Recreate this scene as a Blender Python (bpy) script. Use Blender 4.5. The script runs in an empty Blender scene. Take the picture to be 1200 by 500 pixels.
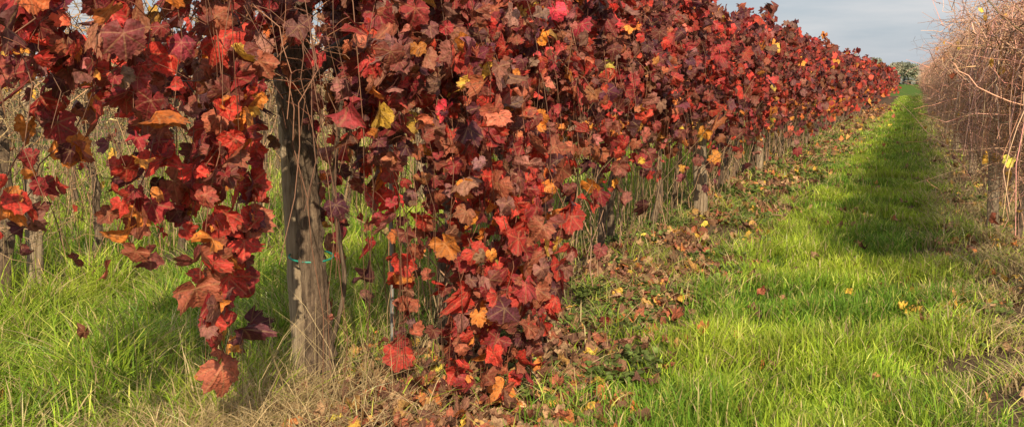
import bpy, math, numpy as np
from mathutils import Vector
R = np.random.default_rng(7)
sc = bpy.context.scene
sc.view_settings.view_transform='Standard'; sc.view_settings.look='None'; sc.view_settings.exposure=0; sc.view_settings.gamma=1
ROWX=-2.2; SP=2.9; H=1.35

# ------------------------------------------------ noise helpers
_ph=np.random.default_rng(3)
_K=_ph.normal(size=(10,2)); _K/=np.linalg.norm(_K,axis=1)[:,None]; _P=_ph.uniform(0,6.28,10); _F=_ph.uniform(.6,1.7,10)
def noi(x,y,f=1.0,o=0):
    v=0
    for i in range(10):
        v=v+np.sin((x*_K[i,0]+y*_K[i,1])*_F[i]*f*2.2+_P[i]+o*1.7*(i+1))
    return v/4.5
def rowdist(x):
    u=(x-ROWX)/SP
    return np.abs(u-np.round(u))*SP
def gh(x,y):
    fade=np.clip(1-(y-40)/60,0,1)
    return fade*(0.06*np.exp(-(rowdist(x)/0.45)**2)+0.016*noi(x,y,2.0)+0.008*noi(x,y,6.0,2))

# ------------------------------------------------ mesh helper
def mk(name, V, faces_list, mat, parent=None, col=None, uv=None, smooth=False):
    me=bpy.data.meshes.new(name)
    V=np.ascontiguousarray(V,dtype=np.float32).reshape(-1,3)
    me.vertices.add(len(V)); me.vertices.foreach_set('co',V.ravel())
    li=np.concatenate([f.ravel() for f in faces_list]).astype(np.int32)
    tot=np.concatenate([np.full(len(f),f.shape[1]) for f in faces_list]).astype(np.int32)
    st=np.concatenate([[0],np.cumsum(tot)[:-1]]).astype(np.int32)
    me.loops.add(len(li)); me.loops.foreach_set('vertex_index',li)
    me.polygons.add(len(tot)); me.polygons.foreach_set('loop_start',st)
    try: me.polygons.foreach_set('loop_total',tot)
    except Exception: pass
    if smooth: me.polygons.foreach_set('use_smooth',np.ones(len(tot),dtype=bool))
    me.update(calc_edges=True)
    if col is not None:
        a=me.attributes.new('col','FLOAT_COLOR','POINT')
        c=np.ones((len(V),4),dtype=np.float32); c[:,:3]=col; a.data.foreach_set('color',c.ravel())
    if uv is not None:
        u=me.uv_layers.new(name='UVMap'); u.data.foreach_set('uv',np.ascontiguousarray(uv[li],dtype=np.float32).ravel())
    me.validate()
    ob=bpy.data.objects.new(name,me); sc.collection.objects.link(ob)
    if mat: me.materials.append(mat)
    if parent: ob.parent=parent
    return ob
def empty(name):
    e=bpy.data.objects.new(name,None); sc.collection.objects.link(e); return e

# ------------------------------------------------ materials
def newmat(n):
    m=bpy.data.materials.new(n); m.use_nodes=True; nt=m.node_tree; nt.nodes.clear()
    return m,nt,nt.nodes,nt.links
def ramp(N,stops):
    r=N.new('ShaderNodeValToRGB'); e=r.color_ramp.elements
    e[0].position,e[0].color=stops[0][0],(*stops[0][1],1)
    e[1].position,e[1].color=stops[-1][0],(*stops[-1][1],1)
    for p,c in stops[1:-1]:
        k=e.new(p); k.color=(*c,1)
    return r
def math_(N,L,op,a,b=None,c=None,clamp=False):
    m=N.new('ShaderNodeMath'); m.operation=op; m.use_clamp=clamp
    for i,v in enumerate([a,b,c]):
        if v is None: continue
        if isinstance(v,(int,float)): m.inputs[i].default_value=v
        else: L.new(v,m.inputs[i])
    return m.outputs[0]
def mix(N,L,f,a,b,mode='MIX'):
    m=N.new('ShaderNodeMix'); m.data_type='RGBA'; m.blend_type=mode
    for i,v in ((0,f),(6,a),(7,b)):
        if isinstance(v,(int,float)): m.inputs[i].default_value=v
        elif isinstance(v,tuple): m.inputs[i].default_value=(*v,1)
        else: L.new(v,m.inputs[i])
    return m.outputs[2]
def noise(N,L,vec,scale,detail=4,rough=.6):
    n=N.new('ShaderNodeTexNoise'); n.inputs['Scale'].default_value=scale; n.inputs['Detail'].default_value=detail; n.inputs['Roughness'].default_value=rough
    if vec is not None: L.new(vec,n.inputs['Vector'])
    return n.outputs['Fac']

def leaf_mat(name,transl=0.35,veins=True,rough=.6):
    m,nt,N,L=newmat(name)
    at=N.new('ShaderNodeAttribute'); at.attribute_name='col'
    tc=N.new('ShaderNodeTexCoord')
    n1=noise(N,L,tc.outputs['Object'],32,2,.65)
    f=math_(N,L,'MULTIPLY_ADD',n1,1.7,0.22)
    c=mix(N,L,1.0,at.outputs['Color'],f,'MULTIPLY')
    n2=noise(N,L,tc.outputs['Object'],75,1,.7)
    blot=math_(N,L,'MULTIPLY_ADD',n2,5,-2.65,clamp=True)
    c=mix(N,L,math_(N,L,'MULTIPLY',blot,.8),c,(0.13,0.055,0.035))
    if veins:
        sp=N.new('ShaderNodeSeparateXYZ'); L.new(tc.outputs['UV'],sp.inputs[0])
        x=math_(N,L,'ABSOLUTE',sp.outputs[0]); y=sp.outputs[1]
        ds=[x]
        for a in (50,102):
            ca,sa=math.cos(math.radians(a)),math.sin(math.radians(a))
            d=math_(N,L,'ABSOLUTE',math_(N,L,'SUBTRACT',math_(N,L,'MULTIPLY',x,ca),math_(N,L,'MULTIPLY',y,sa)))
            ds.append(d)
        dm=math_(N,L,'MINIMUM',math_(N,L,'MINIMUM',ds[0],ds[1]),ds[2])
        v=math_(N,L,'SUBTRACT',1.0,math_(N,L,'DIVIDE',dm,0.04),clamp=True)
        vc=mix(N,L,.5,c,(0.60,0.36,0.16))
        c=mix(N,L,math_(N,L,'MULTIPLY',v,.7),c,vc)
        r2=math_(N,L,'SQRT',math_(N,L,'ADD',math_(N,L,'MULTIPLY',x,x),math_(N,L,'MULTIPLY',y,y)))
        ed=math_(N,L,'MULTIPLY_ADD',math_(N,L,'ADD',r2,math_(N,L,'MULTIPLY',n1,.5)),2.2,-2.05,clamp=True)
        c=mix(N,L,math_(N,L,'MULTIPLY',ed,.6),c,(0.19,0.07,0.04))
    p=N.new('ShaderNodeBsdfPrincipled'); L.new(c,p.inputs['Base Color']); p.inputs['Roughness'].default_value=rough
    p.inputs['Specular IOR Level'].default_value=.35
    bp=N.new('ShaderNodeBump'); bp.inputs['Strength'].default_value=.7; bp.inputs['Distance'].default_value=.01; L.new(n2,bp.inputs['Height']); L.new(bp.outputs[0],p.inputs['Normal'])
    t=N.new('ShaderNodeBsdfTranslucent'); L.new(c,t.inputs['Color'])
    ms=N.new('ShaderNodeMixShader'); ms.inputs[0].default_value=transl
    L.new(p.outputs[0],ms.inputs[1]); L.new(t.outputs[0],ms.inputs[2])
    o=N.new('ShaderNodeOutputMaterial'); L.new(ms.outputs[0],o.inputs[0])
    return m
def blade_mat(name,transl=.35):
    m,nt,N,L=newmat(name)
    at=N.new('ShaderNodeAttribute'); at.attribute_name='col'
    p=N.new('ShaderNodeBsdfPrincipled'); L.new(at.outputs['Color'],p.inputs['Base Color']); p.inputs['Roughness'].default_value=.5; p.inputs['Specular IOR Level'].default_value=.3
    o=N.new('ShaderNodeOutputMaterial')
    if transl>0:
        t=N.new('ShaderNodeBsdfTranslucent'); L.new(at.outputs['Color'],t.inputs['Color'])
        ms=N.new('ShaderNodeMixShader'); ms.inputs[0].default_value=transl
        L.new(p.outputs[0],ms.inputs[1]); L.new(t.outputs[0],ms.inputs[2])
        L.new(ms.outputs[0],o.inputs[0])
    else:
        L.new(p.outputs[0],o.inputs[0])
    return m
def bark_mat(name,stops,sx=60,sz=6,bump=.8,dist=.02):
    m,nt,N,L=newmat(name)
    tc=N.new('ShaderNodeTexCoord'); mp=N.new('ShaderNodeMapping'); L.new(tc.outputs['Object'],mp.inputs[0]); mp.inputs['Scale'].default_value=(sx,sx,sz)
    n=noise(N,L,mp.outputs[0],1.0,6,.7)
    n3=noise(N,L,tc.outputs['Object'],5,3,.6)
    r=ramp(N,stops); L.new(n,r.inputs[0])
    c=mix(N,L,1.0,r.outputs[0],math_(N,L,'MULTIPLY_ADD',n3,1.4,.3),'MULTIPLY')
    p=N.new('ShaderNodeBsdfPrincipled'); L.new(c,p.inputs['Base Color']); p.inputs['Roughness'].default_value=.9
    bp=N.new('ShaderNodeBump'); bp.inputs['Strength'].default_value=bump; bp.inputs['Distance'].default_value=dist; L.new(n,bp.inputs['Height']); L.new(bp.outputs[0],p.inputs['Normal'])
    o=N.new('ShaderNodeOutputMaterial'); L.new(p.outputs[0],o.inputs[0])
    return m
def plain(name,c,rough=.6,metal=0,var=.3,scale=8):
    m,nt,N,L=newmat(name)
    tc=N.new('ShaderNodeTexCoord'); n=noise(N,L,tc.outputs['Object'],scale,4)
    cc=mix(N,L,1.0,c,math_(N,L,'MULTIPLY_ADD',n,var*2,1-var),'MULTIPLY')
    p=N.new('ShaderNodeBsdfPrincipled'); L.new(cc,p.inputs['Base Color']); p.inputs['Roughness'].default_value=rough; p.inputs['Metallic'].default_value=metal
    o=N.new('ShaderNodeOutputMaterial'); L.new(p.outputs[0],o.inputs[0]); return m

M_LEAF=leaf_mat('vine_leaf',.25); M_DRY=leaf_mat('dry_leaf',.12,True,.8); M_WEED=leaf_mat('weed_leaf',.3,False)
M_BLADE=blade_mat('grass_blade',.32); M_STRAW=blade_mat('straw_cane',.0)
M_TRUNK=bark_mat('vine_bark',[(.3,(.045,.028,.018)),(.5,(.22,.145,.095)),(.72,(.48,.35,.23))],75,6,1,.04)
M_POST=bark_mat('weathered_wood',[(.32,(.07,.045,.03)),(.46,(.38,.275,.18)),(.75,(.64,.50,.34))],55,2.0,1,.025)
M_WIRE=plain('galvanised_wire',(.35,.35,.34),.45,.7); M_TIE=plain('green_tie',(.02,.30,.22),.5)

# ------------------------------------------------ leaf builder
def leaf_template(lod):
    key=[(0,1.0),(7,.90),(12,.96),(18,.82),(24,.78),(31,.74),(38,.84),(44,.85),(50,.97),(58,.85),(64,.88),(70,.74),(77,.68),(85,.72),(92,.80),(99,.76),(106,.84),(116,.72),(122,.75),(134,.64),(148,.62),(162,.54),(177,.12)]
    if lod==1: key=[(0,1.0),(12,.93),(27,.75),(50,.95),(76,.68),(104,.82),(145,.62),(174,.15)]
    if lod==2: key=[(0,1.0),(50,.9),(104,.8),(155,.5)]
    A=[a for a,_ in key]+[-a for a,_ in key[::-1] if a!=0]; Rr=[r for _,r in key]+[r for a,r in key[::-1] if a!=0]
    A=np.radians(np.array(A,float)); Rr=np.array(Rr)
    out=np.stack([Rr*np.sin(A),Rr*np.cos(A)],1)
    n=len(out)
    if lod==0:
        P=np.concatenate([[[0,0]],out*.5,out])
        i=np.arange(n); j=(i+1)%n
        tri=np.stack([np.zeros(n,int),1+i,1+j],1); quad=np.stack([1+i,1+n+i,1+n+j,1+j],1)
        notch=(n-1)//2
        tri=np.delete(tri,notch,0); quad=np.delete(quad,notch,0)
        return P,[tri,quad]
    P=np.concatenate([[[0,0]],out]); i=np.arange(n); j=(i+1)%n
    tri=np.stack([np.zeros(n,int),1+i,1+j],1); tri=np.delete(tri,(n-1)//2,0)
    return P,[tri]
def norm(v): return v/np.maximum(np.linalg.norm(v,axis=-1,keepdims=True),1e-9)
def leaves(name,pos,tip,nrm,size,col,lod,mat,parent=None,curl=1.0,colvar=.12):
    P,F=leaf_template(lod); n=len(pos); k=len(P)
    tip=norm(tip); nrm=norm(nrm-tip*np.sum(nrm*tip,1,keepdims=True)); sx=np.cross(tip,nrm)
    x=P[None,:,0]*R.uniform(.85,1.15,(n,1)); y=P[None,:,1]*np.ones((n,1)); r=np.hypot(x,y); a=np.arctan2(x,y)
    x=x+R.normal(0,.018,(n,k))*(r>.3); y=y+R.normal(0,.018,(n,k))*(r>.3)
    skew=R.normal(0,.12,(n,1)); x=x+skew*y
    fold=R.normal(0.0,.42,(n,1))*curl; droop=R.normal(-.2,.36,(n,1))*curl; w=R.normal(0,.19,(n,1))*curl; ph=R.uniform(0,6.28,(n,1)); cup=R.normal(-.12,.34,(n,1))*curl
    z=fold*np.abs(x)+droop*y*np.abs(y)+w*np.sin(3*a+ph)*r**1.5+cup*r*r+ R.normal(0,.06,(n,1))*curl*np.sin(5*a+ph*2)*r
    x=x/np.sqrt(1+fold**2*.9); y=y/np.sqrt(1+droop**2*.8)
    V=pos[:,None,:]+size[:,None,None]*(x[...,None]*sx[:,None,:]+y[...,None]*tip[:,None,:]+z[...,None]*nrm[:,None,:])
    off=(np.arange(n)*k)[:,None,None]
    Fs=[(f[None]+off).reshape(-1,f.shape[1]) for f in F]
    c=col[:,None,:]*(1+R.normal(0,colvar,(n,k,1)))
    c=np.clip(c,0,1)
    uv=np.broadcast_to(P[None],(n,k,2)).reshape(-1,2)
    return mk(name,V.reshape(-1,3),Fs,mat,parent,c.reshape(-1,3),uv,smooth=(lod==0))

# ------------------------------------------------ tubes
def tubes(name,P,rad,k,mat,parent=None,col=None,bump=0,smooth=True,cap=False):
    M,n,_=P.shape
    T=norm(np.gradient(P,axis=1)); ref=np.zeros_like(T); ref[...,0]=.83; ref[...,1]=.55
    A=norm(np.cross(T,ref)); B=np.cross(T,A)
    ang=np.arange(k)*2*math.pi/k
    rr=rad[:,:,None]*np.ones(k)
    if bump: rr=rr*(1+R.normal(0,bump,(M,n,k)))
    V=P[:,:,None,:]+rr[...,None]*(np.cos(ang)[None,None,:,None]*A[:,:,None,:]+np.sin(ang)[None,None,:,None]*B[:,:,None,:])
    i,j=np.meshgrid(np.arange(n-1),np.arange(k),indexing='ij')
    q=np.stack([i*k+j,i*k+(j+1)%k,(i+1)*k+(j+1)%k,(i+1)*k+j],-1).reshape(-1,4)
    F=[(q[None]+(np.arange(M)*n*k)[:,None,None]).reshape(-1,4)]
    if cap:
        c=np.arange(k)+(n-1)*k
        F.append((c[None]+(np.arange(M)*n*k)[:,None]))
    cc=None
    if col is not None: cc=np.broadcast_to(col[:,None,None,:],(M,n,k,3)).reshape(-1,3)
    return mk(name,V.reshape(-1,3),F,mat,parent,cc,smooth=smooth)

# ------------------------------------------------ palettes  scarlet crimson purple rust mauve orange yellow maroon
PAL=np.array([[.54,.050,.034],[.32,.034,.036],[.115,.028,.038],[.38,.105,.058],[.31,.120,.095],[.74,.24,.045],[.78,.44,.07],[.21,.052,.042]])
def pick(n,w): 
    w=np.array(w,float); w/=w.sum(); return R.choice(len(w),n,p=w)

px,py=-2.4,4.45
AZ=(.40,-.9165); SUNXY=np.array(AZ)
# ------------------------------------------------ red vine row
def gen_shoots(M,y0,y1,xc,lowf,nseg=10,upf=.1):
    t=np.linspace(0,1,nseg)[None,:]
    y=R.uniform(y0,y1,(M,1)); side=np.where(R.random((M,1))<.66,1,-1)
    z0=R.uniform(1.3,1.95,(M,1)); a=R.uniform(.1,1.0,(M,1))
    ze=lowf(y[:,0])[:,None]
    up=R.random((M,1))<upf
    ze=np.where(up,R.uniform(1.8,2.25,(M,1)),ze); a=np.where(up,.8,a)
    b=z0+a-ze
    z=z0+a*t-b*t*t
    z=np.minimum(z,2.14+R.normal(0,.07,(M,1)))
    reach=R.uniform(.08,.6,(M,1))
    reach=np.where(y<3.7,np.minimum(reach,.12+.10*(y-1.2)),reach)
    x=xc+R.normal(0,.06,(M,1))+side*reach*(1-np.exp(-3*t))
    yy=y+R.normal(0,.22,(M,1))*t
    wob=np.cumsum(R.normal(0,.022,(M,nseg,3)),1)
    P=np.stack([x,yy,z],-1)+wob
    P[...,2]=np.maximum(P[...,2],gh(P[...,0],P[...,1])+.04)
    return P,side[:,0],up[:,0]
def trunk_gap(pos):
    # leaves removed to clear the view and the sun's path to the old trunk
    lx=pos[:,1]*(px+.03)/py
    a=(np.abs(pos[:,0]-lx-.02)<.115)&(pos[:,0]>px-.02)&(pos[:,2]<1.62)
    dx,dy=pos[:,0]-px-.03,pos[:,1]-py
    al=dx*SUNXY[0]+dy*SUNXY[1]; pr=np.abs(dx*SUNXY[1]-dy*SUNXY[0])
    b=(al>0)&(al<1.6)&(pr<.15)&(pos[:,2]-al*.53<1.1)
    return a|b
def shoot_leaves(P,side,nper,keep,size,palf,gap=True):
    M,n,_=P.shape
    t=(np.arange(nper)+.5)/nper
    t=np.clip(t[None,:]+R.normal(0,.02,(M,nper)),0,.999)
    f=t*(n-1); i=f.astype(int); fr=(f-i)[...,None]
    idx=np.arange(M)[:,None]
    pos=P[idx,i]*(1-fr)+P[idx,i+1]*fr
    kp=R.random((M,nper))<(keep*R.uniform(.5,1.2,(M,1)))
    g=noi(pos[...,1],pos[...,2]*1.3,2.9,5)
    thin=np.clip((1.75-pos[...,2])/.9,0,1)*np.clip((30-pos[...,1])/20,0,1)
    if gap: kp&=R.random((M,nper))<np.clip(.92+g*.9-thin*.48,.02,1)
    sd=np.broadcast_to(side[:,None],(M,nper))[kp]; pos=pos[kp]; ii=np.broadcast_to(idx,(M,nper))[kp]
    if gap:
        k2=~(trunk_gap(pos)&(R.random(len(pos))<.965)); pos,sd,ii=pos[k2],sd[k2],ii[k2]
    m=len(pos)
    nrm=np.stack([sd*R.uniform(.1,1.1,m),R.normal(-.35,.7,m),R.normal(.3,.55,m)],1)
    tip=np.stack([R.normal(0,.45,m)+sd*.15,R.normal(0,.6,m),-np.abs(R.normal(1,.4,m))],1)
    pos=pos+np.stack([sd*R.uniform(0,.07,m),R.normal(0,.04,m),R.uniform(-.03,.03,m)],1)
    s=size*np.exp(R.normal(-.06,.38,m)).clip(.38,1.6)
    s=np.where(pos[:,1]<3.6,s*np.clip(.60+.40*(pos[:,1]-1.5)/2.1,.6,1),s)
    pos[:,2]=np.maximum(pos[:,2],gh(pos[:,0],pos[:,1])+.07)
    c=palf(pos,ii,m)
    return pos,tip,nrm,s,c
def pal_red(pos,ii,m):
    y=pos[:,1]; z=pos[:,2]
    base=pick(m,[10,19,15,12,11,4,1.2,18])
    left=y<3.7
    b2=pick(m,[30,21,9,11,7,7,2,12]); base=np.where(left,b2,base)
    mid=(y>3.9)&(y<6.5); b3=pick(m,[8,12,11,19,20,5,2,20]); base=np.where(mid&(R.random(m)<.8),b3,base)
    far=y>8; b4=pick(m,[10,28,26,6,6,2,1,20]); base=np.where(far&(R.random(m)<.8),b4,base)
    low=(z<1.1)&(y>4.2); b5=pick(m,[13,10,5,19,15,16,7,10]); base=np.where(low&(R.random(m)<.6),b5,base)
    sh=R.integers(0,len(PAL),ii.max()+1)[ii]; sh=np.where((sh==6)|(sh==5),R.integers(0,3,m),sh)
    base=np.where(R.random(m)<.22,sh,base)
    return PAL[base]*np.exp(R.normal(0,.32,(m,1)))*np.exp(R.normal(0,.12,(m,3)))
vine=empty('red_grapevine_row')
def low_near(y):
    l=R.uniform(.8,1.4,len(y))
    m=(y>3.7)&(y<6.0); l=np.where(m&(R.random(len(y))<.6),R.uniform(.08,.9,len(y)),l)
    m2=(y<=3.7); l=np.where(m2,R.uniform(1.0,1.5,len(y)),l)
    m3=(y>=6.0); l=np.where(m3&(R.random(len(y))<.28),R.uniform(.35,.9,len(y)),l)
    return l
segs=[(1.9,3.7,70,28,.5,.053,0),(3.7,6.0,112,30,.74,.049,0),(6.0,10,112,26,.87,.050,0),(10,24,80,22,.95,.060,1),(24,55,42,18,.98,.085,2),(55,112,22,14,.98,.13,2)]
for k,(a,b,d,npr,keep,sz,lod) in enumerate(segs):
    P,side,up=gen_shoots(int((b-a)*d),a,b,ROWX,low_near)
    leaves('leaves_%d'%k,*shoot_leaves(P,side,npr,keep,sz,pal_red),lod,M_LEAF,vine,curl=1.35)
    M=len(P)
    if lod<2:
        rad=np.linspace(.0028,.0011,P.shape[1])[None]*R.uniform(.6,1.2,(M,1))
        cc=np.array([.23,.11,.065])*np.exp(R.normal(0,.35,(M,1)))
        sel=np.arange(M)%2==0
        tubes('shoots_%d'%k,P[sel],rad[sel],4 if lod==0 else 3,M_STRAW,vine,cc[sel])
    if lod==0:
        Q=P[R.integers(0,M,M*2),R.integers(1,9,M*2)]
        d=norm(R.normal(0,1,(M*2,3))+np.array([.5,0,-.3]))
        ln=R.uniform(.04,.12,(M*2,1))
        tt=np.linspace(0,1,4)
        TP=Q[:,None,:]+d[:,None,:]*ln[:,None,:]*tt[None,:,None]; TP[...,2]-=.03*tt**2
        tubes('twigs_%d'%k,TP,np.full((M*2,4),.0011),3,M_STRAW,vine,np.tile([.26,.10,.06],(M*2,1)))

def strand(y,x,z0,z1,n,pw):
    t=np.linspace(0,1,10); P=np.stack([x+.05*np.sin(t*5),y+.05*np.cos(t*4),z0+(z1-z0)*t],-1)[None]
    P=P+np.cumsum(R.normal(0,.014,(1,10,3)),1)
    pf=lambda pos,ii,m: PAL[pick(m,pw)]*np.exp(R.normal(0,.18,(m,1)))
    a=shoot_leaves(P,np.array([1]),n,1.5,.056,pf,False)
    leaves('hanging_leaves',*a,0,M_LEAF,vine,curl=1.25)
    tubes('hanging_shoot',P,np.full((1,10),.002),4,M_STRAW,vine,np.array([[.24,.09,.05]]))
for y,x,z0,z1 in [(2.6,-2.25,1.5,.93),(2.75,-2.2,1.4,.88),(2.95,-2.1,1.5,.90),(3.05,-2.2,1.5,.82),(3.1,-2.0,1.6,.62),(3.2,-2.1,1.4,.98),(3.3,-2.1,1.5,1.0),(3.5,-2.2,1.3,.42),(3.5,-2.25,1.1,.40),(3.2,-2.05,1.5,.85),(3.3,-2.2,1.2,.85),(4.6,-1.75,1.2,.1),(4.75,-1.62,1.1,.12),(4.9,-1.85,1.0,.1),(5.2,-1.7,1.2,.15),(4.95,-1.7,1.3,.3),(4.6,-1.9,1.3,.2),(4.7,-1.8,1.5,.4),(5.4,-1.75,1.2,.35),(4.55,-1.6,.9,.08),(4.7,-1.5,.8,.08),(4.45,-1.7,.7,.08),(4.85,-1.5,1.0,.1)]:
    strand(y,x,z0,z1,int((z0-z1)/.028),[26,18,6,17,8,10,2,12])

def trunks(name,xc,ys,parent,r0=.026,top=1.35,mat=M_TRUNK,k=8):
    M=len(ys); n=14; t=np.linspace(0,1,n)[None,:]
    w=np.cumsum(R.normal(0,.014,(M,n,2)),1)
    x=xc+R.normal(0,.06,(M,1))+w[...,0]+.04*np.sin(t*R.uniform(2,7,(M,1))); y=np.array(ys)[:,None]+w[...,1]+R.normal(0,.12,(M,1))*t
    z=gh(x,y)-.03+t*top
    tubes(name,np.stack([x,y,z],-1),r0*(1.25-.5*t)*R.uniform(.65,1.35,(M,1)),k,mat,parent,bump=.10)
ys=np.arange(5.6,60,.95); ys=ys+R.normal(0,.1,len(ys))
trunks('vine_trunks',ROWX,ys,vine)
def canes(name,xc,y0,y1,dens,parent,zb,zt,sx=.22,rad=.0035,col=(.34,.22,.13),arch=.25,k=3,nseg=8,lean=.25):
    M=int((y1-y0)*dens); t=np.linspace(0,1,nseg)[None,:]
    x=xc+R.normal(0,sx,(M,1))+R.normal(0,lean,(M,1))*t+R.normal(0,arch,(M,1))*t*t
    y=R.uniform(y0,y1,(M,1))+R.normal(0,lean,(M,1))*t
    a=R.uniform(*zb,(M,1)); b=R.uniform(*zt,(M,1))
    z=a+(b-a)*t
    P=np.stack([x,y,z],-1)+np.cumsum(R.normal(0,.016,(M,nseg,3)),1)
    P[...,2]=np.maximum(P[...,2],gh(P[...,0],P[...,1]))
    cc=np.array(col)*np.exp(R.normal(0,.3,(M,1)))*np.exp(R.normal(0,.06,(M,3)))
    return tubes(name,P,rad*np.linspace(1.1,.5,nseg)[None]*R.uniform(.6,1.4,(M,1)),k,M_STRAW,parent,cc)
canes('suckers',ROWX,5.0,25,24,vine,(0,.3),(.8,1.5),sx=.16,lean=.2,arch=.16)
canes('suckers_far',ROWX,25,70,6,vine,(0,.3),(.8,1.5),sx=.12)

def line_tube(name,pts,rads,k,mat,parent,bump=.08,n=26,cap=False,flute=0):
    pts=np.array(pts,float); u=np.linspace(0,1,len(pts)); v=np.linspace(0,1,n)
    P=np.stack([np.interp(v,u,pts[:,i]) for i in range(3)],-1)
    for _ in range(3):
        P[1:-1]=.25*P[:-2]+.5*P[1:-1]+.25*P[2:]
    r=np.interp(v,u,rads)
    ob=tubes(name,P[None],r[None],k,mat,parent,bump=bump,cap=cap)
    if flute:
        # twisted longitudinal ridges of the old bark
        co=np.zeros(n*k*3,dtype=np.float32); ob.data.vertices.foreach_get('co',co); co=co.reshape(n,k,3)
        a=np.arange(k)*2*math.pi/k; vv=v[:,None]*7
        s=1+flute*np.sin(3*a[None]+vv)+flute*.7*np.sin(5*a[None]-vv*1.4+1)
        co=P[:,None,:]+(co-P[:,None,:])*s[...,None]
        ob.data.vertices.foreach_set('co',co.astype(np.float32).ravel())
    return ob
old=empty('old_grapevine')
line_tube('trunk',[(px+.065,py-.05,-.05),(px+.06,py-.04,.25),(px+.05,py-.05,.5),(px+.03,py-.055,.8),(px+.0,py-.05,1.1),(px-.045,py-.05,1.35),(px-.02,py-.05,1.65),(px-.075,py-.05,2.0)],[.072,.054,.050,.051,.056,.068,.064,.045],22,M_TRUNK,old,bump=.08,n=80,flute=.12)
line_tube('arm_1',[(px-.03,py-.05,1.3),(px+.05,py+.2,1.5),(px+.15,py+.6,1.62),(px+.2,py+1.2,1.66)],[.035,.03,.022,.015],9,M_TRUNK,old)
line_tube('arm_2',[(px-.03,py-.05,1.5),(px-.0,py-.3,1.66),(px+.1,py-.8,1.7),(px+.2,py-1.4,1.68)],[.035,.028,.022,.014],9,M_TRUNK,old)
line_tube('old_cane',[(px+.07,py-.03,.1),(px+.16,py+.02,.5),(px+.11,py,.9),(px+.18,py,1.4)],[.012,.010,.010,.007],7,M_TRUNK,old)

def post(x,y,h,r,lean=(0,0),name='wooden_post'):
    n=24;t=np.linspace(0,1,n); z=-.1+(h+.1)*t
    P=np.stack([x+lean[0]*t,y+lean[1]*t,z],-1)[None]
    return tubes(name,P,np.full((1,n),r)*(1.05-.12*t)[None],14,M_POST,None,bump=.035,cap=True)
post(px-.03,py+.02,1.5,.05,(-.08,0))
for i,(x,y,h,r) in enumerate([(-1.92,11.4,1.5,.064),(-2.1,17.3,1.95,.05),(-2.2,23.1,1.95,.05),(-2.2,29,1.95,.05),(-2.2,35,1.95,.05),(-2.2,47,1.95,.05),(-2.2,59,1.95,.05)]):
    post(x,y,h,r,(R.normal(0,.02),0))
for x,y,h in [(.66,11.1,1.25),(.74,17,1.9),(.7,23,1.9),(.7,30,1.9)]: post(x,y,h,.05)
for x,y,h in [(-5.1,5.95,1.9),(-5.1,12,1.9),(-5.1,18,1.9),(-5.1,24,1.9)]: post(x,y,h,.05)
def ring(name,c,r,tr=.004):
    bpy.ops.mesh.primitive_torus_add(major_radius=r,minor_radius=tr,location=c,major_segments=24,minor_segments=6,rotation=(.12,.08,0))
    o=bpy.context.object; o.name=name; o.data.materials.append(M_TIE); return o
ring('plastic_tie',(px+.012,py-.01,.62),.092)
sx_,sy_=-2.25,4.95
line_tube('metal_stake',[(sx_,sy_,0),(sx_,sy_,.9),(sx_+.01,sy_,1.8)],[.009]*3,8,plain('stake_metal',(.42,.42,.40),.5,.4),None,bump=0)
ring('plastic_tie',(sx_,sy_,1.02),.018)
for xr in (ROWX,.7,-5.1):
    wr=[]
    for z in (1.35,1.75): wr.append([[xr+.01,3.0 if xr<0 else 6.6,z],[xr,56,z-.01],[xr,112,z]])
    tubes('trellis_wire',np.array(wr,float),np.full((2,3),.0016),4,M_WIRE)

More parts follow.
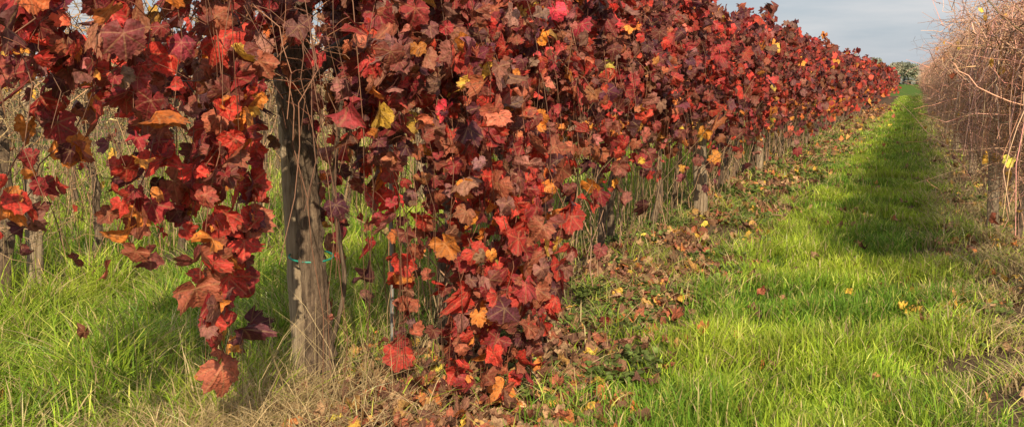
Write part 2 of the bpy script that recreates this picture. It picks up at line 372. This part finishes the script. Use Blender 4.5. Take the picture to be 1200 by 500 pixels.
# ------------------------------------------------ bare rows
def bare_row(name,xc,y0,ynear,y1,dn,df,col,leafn,palw,zt=2.0,reach=.6,zlo=.25,stem=14,tw=2.4):
    e=empty(name)
    def arch(nm,a,b,dens,rad,seg=9,short=False):
        M=int((b-a)*dens); t=np.linspace(0,1,seg)[None,:]
        side=np.where(R.random((M,1))<.5,1,-1)
        y=R.uniform(a,b,(M,1)); z0=R.uniform(1.0,1.7,(M,1)) if not short else R.uniform(zlo+.1,zt,(M,1))
        if short:
            x=xc+R.normal(0,reach*.42,(M,1))+R.normal(0,.2,(M,1))*t; yy=y+R.normal(0,.3,(M,1))*t; z=z0+R.normal(.02,.17,(M,1))*t
        else:
            aa=R.uniform(.2,1.5,(M,1)); ze=R.uniform(zlo,1.75,(M,1)); bb=z0+aa-ze
            z=z0+aa*t-bb*t*t; z=np.minimum(z,zt+.1*R.normal(0,1,(M,1)))
            x=xc+R.normal(0,.09,(M,1))+side*R.uniform(.1,reach,(M,1))*(1-np.exp(-2.2*t)); yy=y+R.normal(0,.75,(M,1))*t
        P=np.stack([x,yy,z],-1)+np.cumsum(R.normal(0,.026,(M,seg,3)),1)
        P[...,2]=np.maximum(P[...,2],.05)
        cc=np.array(col)*np.exp(R.normal(0,.4,(M,1)))*np.exp(R.normal(0,.08,(M,3)))
        tubes(nm,P,rad*np.linspace(1.1,.45,seg)[None]*R.uniform(.6,1.4,(M,1)),3,M_STRAW,e,cc)
    arch('canes_near',y0,ynear,dn,.0045); arch('twigs_near',y0,ynear,dn*tw,.0026,5,True)
    arch('canes_far',ynear,y1,df,.007); arch('twigs_far',ynear,y1,df*1.6,.005,4,True)
    trunks('trunks',xc,np.arange(y0+.4,min(y1,50),1.0),e,k=6,r0=.024)
    canes('stems',xc,y0,min(y1,40),stem,e,(0,.2),(.8,1.6),sx=.12,lean=.2,col=tuple(np.array(col)*.8))
    m=leafn
    if m:
        y=y0+(ynear-y0)*R.random(m)**1.2; pos=np.stack([xc+R.normal(0,.28,m),y,R.uniform(.5,1.95,m)],1)
        nr=R.normal(0,.6,(m,3))+np.array([.5,-.5,.3]); tp=R.normal(0,.4,(m,3))+np.array([0,0,-1])
        leaves('leaves',pos,tp,nr,R.uniform(.03,.055,m),PAL[pick(m,palw)]*np.exp(R.normal(0,.2,(m,1))),1,M_LEAF,e)
    return e
bare_row('bare_grapevine_row',.88,6.9,26,112,200,85,(.58,.33,.215),170,[0,0,0,4,3,3,18,0],reach=.55,zlo=.6,stem=4,tw=3.4)
bare_row('bare_grapevine_row',-5.1,3.0,16,60,80,14,(.48,.31,.165),520,[5,3,6,8,4,5,10,4])
bare_row('bare_grapevine_row',-8.0,4.5,18,50,48,10,(.48,.32,.18),260,[4,3,6,8,4,3,8,4])
bare_row('bare_grapevine_row',-10.9,6,20,45,32,8,(.48,.32,.18),180,[3,2,5,8,4,3,8,4])
trunks('vine_trunk',-5.0,[5.6],None,r0=.05,top=1.6,k=10)

# ------------------------------------------------ ground
xs=np.unique(np.concatenate([-np.geomspace(12,1500,26),np.arange(-12,5,.09),np.geomspace(5,1500,26)]))
yy=np.unique(np.concatenate([-np.geomspace(1,800,18),np.arange(-1,26,.12),np.arange(26,60,.6),np.geomspace(60,2600,30)]))
X,Y=np.meshgrid(xs,yy,indexing='ij'); Z=gh(X,Y)
nx,ny=X.shape; i,j=np.meshgrid(np.arange(nx-1),np.arange(ny-1),indexing='ij')
q=np.stack([i*ny+j,(i+1)*ny+j,(i+1)*ny+j+1,i*ny+j+1],-1).reshape(-1,4)
m,nt,N,L=newmat('ground_soil_grass')
tc=N.new('ShaderNodeTexCoord'); sp=N.new('ShaderNodeSeparateXYZ'); L.new(tc.outputs['Object'],sp.inputs[0])
d=math_(N,L,'PINGPONG',math_(N,L,'ADD',sp.outputs[0],-ROWX+SP*200),SP/2)
nb=noise(N,L,tc.outputs['Object'],2.2,5,.7); nf=noise(N,L,tc.outputs['Object'],26,6,.75)
dd=math_(N,L,'ADD',d,math_(N,L,'MULTIPLY_ADD',nb,1.1,-.55))
g=math_(N,L,'DIVIDE',math_(N,L,'SUBTRACT',dd,.68),.3,clamp=True)
far=math_(N,L,'DIVIDE',math_(N,L,'SUBTRACT',sp.outputs[1],112),4,clamp=True)
g=math_(N,L,'MAXIMUM',g,far)
soil=ramp(N,[(.3,(.04,.027,.018)),(.5,(.14,.09,.055)),(.62,(.25,.165,.095)),(.8,(.38,.27,.16))]); L.new(nf,soil.inputs[0])
gr=ramp(N,[(.3,(.03,.055,.01)),(.5,(.10,.165,.022)),(.75,(.20,.29,.045))]); L.new(nf,gr.inputs[0])
c=mix(N,L,g,soil.outputs[0],gr.outputs[0])
p=N.new('ShaderNodeBsdfPrincipled'); L.new(c,p.inputs['Base Color']); p.inputs['Roughness'].default_value=1; p.inputs['Specular IOR Level'].default_value=.1
bp=N.new('ShaderNodeBump'); bp.inputs['Strength'].default_value=.8; bp.inputs['Distance'].default_value=.03; L.new(nf,bp.inputs['Height']); L.new(bp.outputs[0],p.inputs['Normal'])
o=N.new('ShaderNodeOutputMaterial'); L.new(p.outputs[0],o.inputs[0])
mk('ground',np.stack([X,Y,Z],-1).reshape(-1,3),[q],m,smooth=True)

# ------------------------------------------------ grass
YAW=math.radians(18.63)
def infrustum(x,y,mg=.5):
    dep=y*math.cos(YAW)-x*math.sin(YAW); rt=y*math.sin(YAW)+x*math.cos(YAW)
    return (dep>2.8)&(np.abs(rt)<dep*.43+mg+1.0)
def grass(name,x,y,h,w,col,mat=M_BLADE,lod=0,bend=.5,parent=None):
    n=len(x); z=gh(x,y)-.005
    a=R.uniform(0,6.28,n); bd=np.abs(R.normal(bend,.35,n))*h; bx,by=np.cos(a)*bd,np.sin(a)*bd
    fa=R.uniform(0,6.28,n); wx,wy=np.cos(fa)*w/2,np.sin(fa)*w/2
    base=np.stack([x,y,z],1); B=np.stack([bx,by,0*bx],1); W=np.stack([wx,wy,0*wx],1); U=np.zeros((n,3)); U[:,2]=h
    ts=[0,.4,.75] if lod==0 else [0,.55]
    vs=[];cs=[]
    for t in ts:
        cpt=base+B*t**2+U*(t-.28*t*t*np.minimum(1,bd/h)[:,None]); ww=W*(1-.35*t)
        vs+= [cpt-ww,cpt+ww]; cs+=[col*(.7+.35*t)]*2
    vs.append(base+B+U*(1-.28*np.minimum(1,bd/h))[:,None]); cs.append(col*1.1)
    k=len(vs); V=np.stack(vs,1); C=np.clip(np.stack(cs,1),0,1)
    off=(np.arange(n)*k)[:,None]
    Q=[np.array([2*i,2*i+1,2*i+3,2*i+2])[None]+off for i in range(len(ts)-1)]
    T=np.array([k-3,k-2,k-1])[None]+off
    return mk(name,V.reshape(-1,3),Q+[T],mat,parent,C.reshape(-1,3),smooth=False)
G1=np.array([.42,.53,.045]); G2=np.array([.17,.32,.030]); G3=np.array([.58,.60,.12]); ST=np.array([.64,.48,.25])
def gcol(x,y,straw=.05):
    n=len(x); u=np.clip(.5+.6*noi(x,y,1.2,1)+R.normal(0,.25,n),0,1)[:,None]
    c=G2*(1-u)+G1*u
    k=R.random(n); c=np.where((k<.14)[:,None],G3,c); c=np.where((k>1-straw)[:,None],ST,c)
    return c*np.exp(R.normal(0,.26,(n,1)))*np.exp(.28*noi(x,y,4.5,6))[:,None]
grass_root=empty('grass')
def patch(x0,x1,y0,y1,dens,hf,w,lod,straw,edge=None,bend=.5,nm='blades'):
    n=int((x1-x0)*(y1-y0)*dens); x=R.uniform(x0,x1,n); y=R.uniform(y0,y1,n)
    k=infrustum(x,y)
    if edge is not None: k&=edge(x,y)
    k&=R.random(n)<np.clip(.7+.7*noi(x,y,3.4,4),.12,1)
    x,y=x[k],y[k]; n=len(x)
    h=hf*np.clip(1+.65*noi(x,y,2.8,7),.35,2.0)*R.uniform(.4,1.3,n)
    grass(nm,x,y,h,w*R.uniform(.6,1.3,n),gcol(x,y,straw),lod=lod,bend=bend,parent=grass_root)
def pe(x,y):
    e=.18*noi(x*.5,y,1.5,3)+R.normal(0,.12,len(x))
    return (x>-1.16+e)&(x<.28+e)
patch(-1.6,1.2,3.5,6.5,7000,.12,.0055,0,.07,pe)
patch(-1.6,1.0,6.5,11,4800,.11,.0065,0,.07,pe)
patch(-1.6,.8,11,22,2600,.095,.010,1,.06,pe)
patch(-1.6,.7,22,50,1000,.09,.018,1,.06,pe)
patch(-1.5,.7,50,112,260,.08,.04,1,.06,pe)
def pe2(x,y): 
    e=R.normal(0,.15,len(x))
    return (x<-2.6+e)&(x>-4.75+e)
patch(-5.2,-2.2,3.2,7,4800,.22,.0065,0,.14,pe2,.7)
patch(-5.2,-2.2,7,14,2400,.18,.009,1,.12,pe2,.7)
patch(-5.2,-2.3,14,40,600,.16,.02,1,.08,pe2,.6)
patch(-9,-5.2,4,20,800,.18,.012,1,.15,None,.6)
patch(-14,-8,6,30,250,.2,.02,1,.2,None,.6)
patch(-2.9,-1.0,3.2,14,1000,.11,.005,0,.42,None,.9,'strip_blades')
patch(-2.9,-1.0,14,45,300,.12,.012,1,.4,None,.9,'strip_blades')
patch(.1,2.6,4,14,1500,.12,.006,0,.72,None,1.0,'strip_blades')
patch(.1,2.2,14,45,350,.12,.014,1,.75,None,.9,'strip_blades')
n=4200; x=R.normal(-2.45,.28,n); y=R.normal(3.95,.36,n)
dg=empty('dry_grass')
grass('blades',x,y,R.uniform(.06,.22,n),R.uniform(.002,.005,n),ST*np.exp(R.normal(0,.3,(n,1))),bend=1.1,parent=dg)
n=700; x=R.uniform(-2.9,-1.9,n); y=R.uniform(3.6,7,n)
grass('tall_stalks',x,y,R.uniform(.2,.6,n),R.uniform(.0015,.003,n),ST*np.exp(R.normal(-.1,.3,(n,1))),bend=.5,parent=dg)

# ------------------------------------------------ low weeds on the strip
def weeds(x0,x1,y0,y1,n,sz,lod):
    cx=R.uniform(x0,x1,n); cy=R.uniform(y0,y1,n); k=noi(cx,cy,2.2,9)>.05; cx,cy=cx[k],cy[k]; n=len(cx); m=9
    a=R.uniform(0,6.28,(n,m)); r=R.uniform(.01,.06,(n,m))
    x=(cx[:,None]+r*np.cos(a)).ravel(); y=(cy[:,None]+r*np.sin(a)).ravel(); z=gh(x,y)+R.uniform(.01,.07,len(x))
    tip=np.stack([np.cos(a).ravel(),np.sin(a).ravel(),R.uniform(-.1,.6,len(x))],1)
    nr=np.stack([R.normal(0,.3,len(x)),R.normal(0,.3,len(x)),np.ones(len(x))],1)
    col=np.array([.16,.22,.05])*np.exp(R.normal(0,.35,(len(x),1)))
    return leaves('weeds',np.stack([x,y,z],1),tip,nr,R.uniform(.5,1.2,len(x))*sz,col,lod,M_WEED)
weeds(-2.7,-1.1,4.6,12,1300,.026,2); weeds(-2.6,-1.1,12,30,1200,.045,2); weeds(.25,1.6,5,14,200,.028,2)

# ------------------------------------------------ fallen leaves
FP=np.array([[.26,.13,.07],[.40,.24,.13],[.50,.28,.09],[.78,.46,.07],[.38,.11,.06],[.18,.08,.052],[.58,.20,.06]])
def fallen(x,y,w,size,lod,curl=1.6,clump=True):
    if clump:
        k=R.random(len(x))<np.clip(.55+.7*noi(x,y,2.6,11),.08,1); x,y=x[k],y[k]
    n=len(x); z=gh(x,y)+R.uniform(.01,.05,n)
    nr=np.stack([R.normal(0,.5,n),R.normal(-.15,.5,n),np.ones(n)],1); a=R.uniform(0,6.28,n)
    tp=np.stack([np.cos(a),np.sin(a),R.normal(0,.25,n)],1)
    w=np.array(w,float); c=FP[R.choice(7,n,p=w/w.sum())]*np.exp(R.normal(0,.3,(n,1)))
    leaves('fallen_leaves',np.stack([x,y,z],1),tp,nr,size*R.uniform(.5,1.2,n),c,lod,M_DRY,curl=curl)
def strip(n,x0,x1,y0,y1): return R.uniform(x0,x1,n),R.uniform(y0,y1,n)
def tri(n,c,s,y0,y1): return R.normal(c,s,n),R.uniform(y0,y1,n)
W1=[30,22,8,5,14,28,5]
x,y=tri(3900,-1.8,.40,3.8,10); fallen(x,y,W1,.048,0)
x,y=tri(600,-1.65,.28,3.9,5.3); fallen(x,y,[24,16,8,5,24,22,10],.050,0,1.6,False)
x,y=tri(4600,-1.75,.38,10,26); fallen(x,y,W1,.060,1)
x,y=tri(3400,-1.7,.4,26,70); fallen(x,y,W1,.09,2)
x,y=strip(170,-1.2,.4,4,11); fallen(x,y,W1,.042,0)
x,y=strip(450,-1.2,.4,11,40); fallen(x,y,W1,.055,1)
x,y=tri(1300,.75,.35,5,16); fallen(x,y,[22,24,16,14,2,8,3],.045,1)
x,y=tri(1300,.65,.3,16,50); fallen(x,y,[22,24,16,14,2,8,3],.065,2)
x,y=R.normal(.14,.13,60),R.normal(7.5,.35,60); fallen(x,y,[2,4,14,30,1,1,1],.045,0,1.6,False)
x,y=strip(500,-4.8,-2.6,3,14); fallen(x,y,W1,.05,1)

# ------------------------------------------------ background trees, hedge, houses
M_TL=blade_mat('tree_leaf',.2); M_TB=bark_mat('tree_bark',[(.3,(.05,.04,.03)),(.5,(.12,.09,.07)),(.8,(.2,.16,.12))],3,1,.3,.02)
def tree(x,y,h,r,col):
    e=empty('tree'); 
    tubes('trunk',np.array([[[x,y,-.2],[x+.1,y,h*.3],[x,y,h*.75]]]),np.array([[.35,.25,.08]])*h/9,7,M_TB,e)
    LB=[]
    for _ in range(7):
        a=R.uniform(0,6.28); LB.append([[x,y,h*R.uniform(.25,.4)],[x+.35*r*math.cos(a),y+.35*r*math.sin(a),h*.55],[x+.7*r*math.cos(a),y+.7*r*math.sin(a),h*R.uniform(.6,.85)]])
    tubes('limbs',np.array(LB),np.tile([[.15,.09,.03]],(7,1))*h/9,5,M_TB,e)
    nc=16; cc=norm(R.normal(0,1,(nc,3)))*R.uniform(.35,.85,(nc,1)); cc=cc*np.array([r,r,h*.36])+np.array([x,y,h*.62])
    k=1500; ci=R.integers(0,nc,k); d=norm(R.normal(0,1,(k,3)))*R.uniform(.4,1,(k,1))**.5*r*.42
    pos=cc[ci]+d
    c=np.array(col)*np.exp(R.normal(0,.25,(nc,1)))[ci]*np.exp(R.normal(0,.2,(k,1)))
    leaves('crown',pos,R.normal(0,1,(k,3)),R.normal(0,1,(k,3))+.01,R.uniform(.25,.5,k)*h/9,c,2,M_TL,e)
for x,y,h,r,c in [(-14,420,9,4.5,(.30,.31,.22)),(-8,400,7,4,(.34,.31,.22)),(-3,430,8,4,(.30,.31,.22)),(12,440,7,4,(.34,.33,.24)),(17,410,5,3,(.38,.33,.24)),(-22,430,10,6,(.3,.3,.22)),(24,450,8,5,(.34,.34,.26)),(-32,460,9,6,(.3,.3,.24)),(33,470,8,6,(.34,.34,.26)),(-60,440,9,7,(.3,.3,.24)),(-90,440,9,7,(.3,.3,.24)),(-120,430,9,7,(.3,.3,.24)),(45,460,9,7,(.32,.32,.24)),(1,470,7,4,(.30,.31,.23)),(8.5,405,3.4,2.6,(.36,.30,.20))]:  # crown colours lightened to paint in distance haze
    tree(x,y,h,r,c)
k=9000; pos=np.stack([R.uniform(-260,90,k),500+R.normal(0,5,k),R.random(k)**1.3*7.5],1); pos[:,2]*=.8+.25*noi(pos[:,0],pos[:,1]*0,.06)
leaves('distant_tree_line',pos,R.normal(0,1,(k,3)),R.normal(0,1,(k,3)),R.uniform(.9,1.6,k),np.array([.36,.38,.36])*np.exp(R.normal(0,.2,(k,1))),2,M_TL)  # pale grey foliage colour stands in for distance haze
def box(name,c,s,mat,parent):
    V=np.array([[sx,sy,sz] for sx in (-.5,.5) for sy in (-.5,.5) for sz in (-.5,.5)])*np.array(s)+np.array(c)
    f=np.array([[0,1,3,2],[4,6,7,5],[0,4,5,1],[2,3,7,6],[0,2,6,4],[1,5,7,3]]); return mk(name,V,[f],mat,parent)
def house(x,y,w,d,h,rh):
    e=empty('farmhouse'); mw=plain('plaster',(.5,.42,.34)); mr=plain('roof_tile',(.42,.24,.18),.8,0,.4,3); mg=plain('window_glass',(.10,.11,.12),.2); md=plain('door_wood',(.12,.06,.03))  # wall and roof colours faded, with distance haze in the paint
    box('walls',(x,y,h/2),(w,d,h),mw,e)
    a=w/2+.5;b=d/2+.5
    V=np.array([[x-a,y-b,h],[x+a,y-b,h],[x+a,y+b,h],[x-a,y+b,h],[x-a+1.5,y,h+rh],[x+a-1.5,y,h+rh]])
    mk('roof',V,[np.array([[0,1,5,4],[2,3,4,5]]),np.array([[1,2,5],[3,0,4]])],mr,e)
    for zz in (1.6,4.3):
        for xx in (-.32,-.12,.12,.32):
            box('window',(x+xx*w,y-d/2-.03,zz),(.9,.08,1.3),mg,e)
    box('door',(x,y-d/2-.03,1.0),(1.1,.08,2.0),md,e); box('chimney',(x+w*.2,y+.5,h+rh),(.7,.7,1.6),mw,e)
house(4.2,455,8,7,5.2,2.0); house(26,480,12,8,6,2.4)

# ------------------------------------------------ world / sun / camera
w=bpy.data.worlds.new("World"); sc.world=w; w.use_nodes=True; nt=w.node_tree; N,L=nt.nodes,nt.links; N.clear()
EL=math.radians(28); sd=Vector((AZ[0]*math.cos(EL),AZ[1]*math.cos(EL),math.sin(EL)))
sky=N.new('ShaderNodeTexSky'); sky.sky_type='NISHITA'; sky.sun_disc=False; sky.sun_elevation=EL; sky.sun_rotation=math.atan2(*AZ); sky.dust_density=1.2
tc=N.new('ShaderNodeTexCoord'); mp=N.new('ShaderNodeMapping'); L.new(tc.outputs['Generated'],mp.inputs[0]); mp.inputs['Scale'].default_value=(1.8,1.8,11)
cl=noise(N,L,mp.outputs[0],2.4,6,.55)
r=ramp(N,[(.38,(0,0,0)),(.64,(1,1,1))]); L.new(cl,r.inputs[0])
c0=mix(N,L,.7,sky.outputs[0],(6.4,7.6,9.2))
c=mix(N,L,math_(N,L,'MULTIPLY_ADD',r.outputs[0],.68,.12),c0,(10.2,10.1,10.1))
bg=N.new('ShaderNodeBackground'); L.new(c,bg.inputs[0]); bg.inputs[1].default_value=.074
ow=N.new('ShaderNodeOutputWorld'); L.new(bg.outputs[0],ow.inputs[0])
sl=bpy.data.lights.new('sun','SUN'); sl.energy=5.0; sl.angle=math.radians(.5); sl.color=(1,.85,.60)
so=bpy.data.objects.new('sun',sl); sc.collection.objects.link(so); so.rotation_euler=sd.to_track_quat('Z','Y').to_euler()
cam=bpy.data.cameras.new('camera'); co=bpy.data.objects.new('camera',cam); sc.collection.objects.link(co); sc.camera=co
cam.lens=42; cam.sensor_width=36; cam.clip_end=5000; cam.clip_start=.05
co.location=(0,0,H); co.rotation_euler=(math.radians(90-6.32),0,YAW)
print('verts',sum(len(o.data.vertices) for o in sc.objects if o.type=='MESH'))
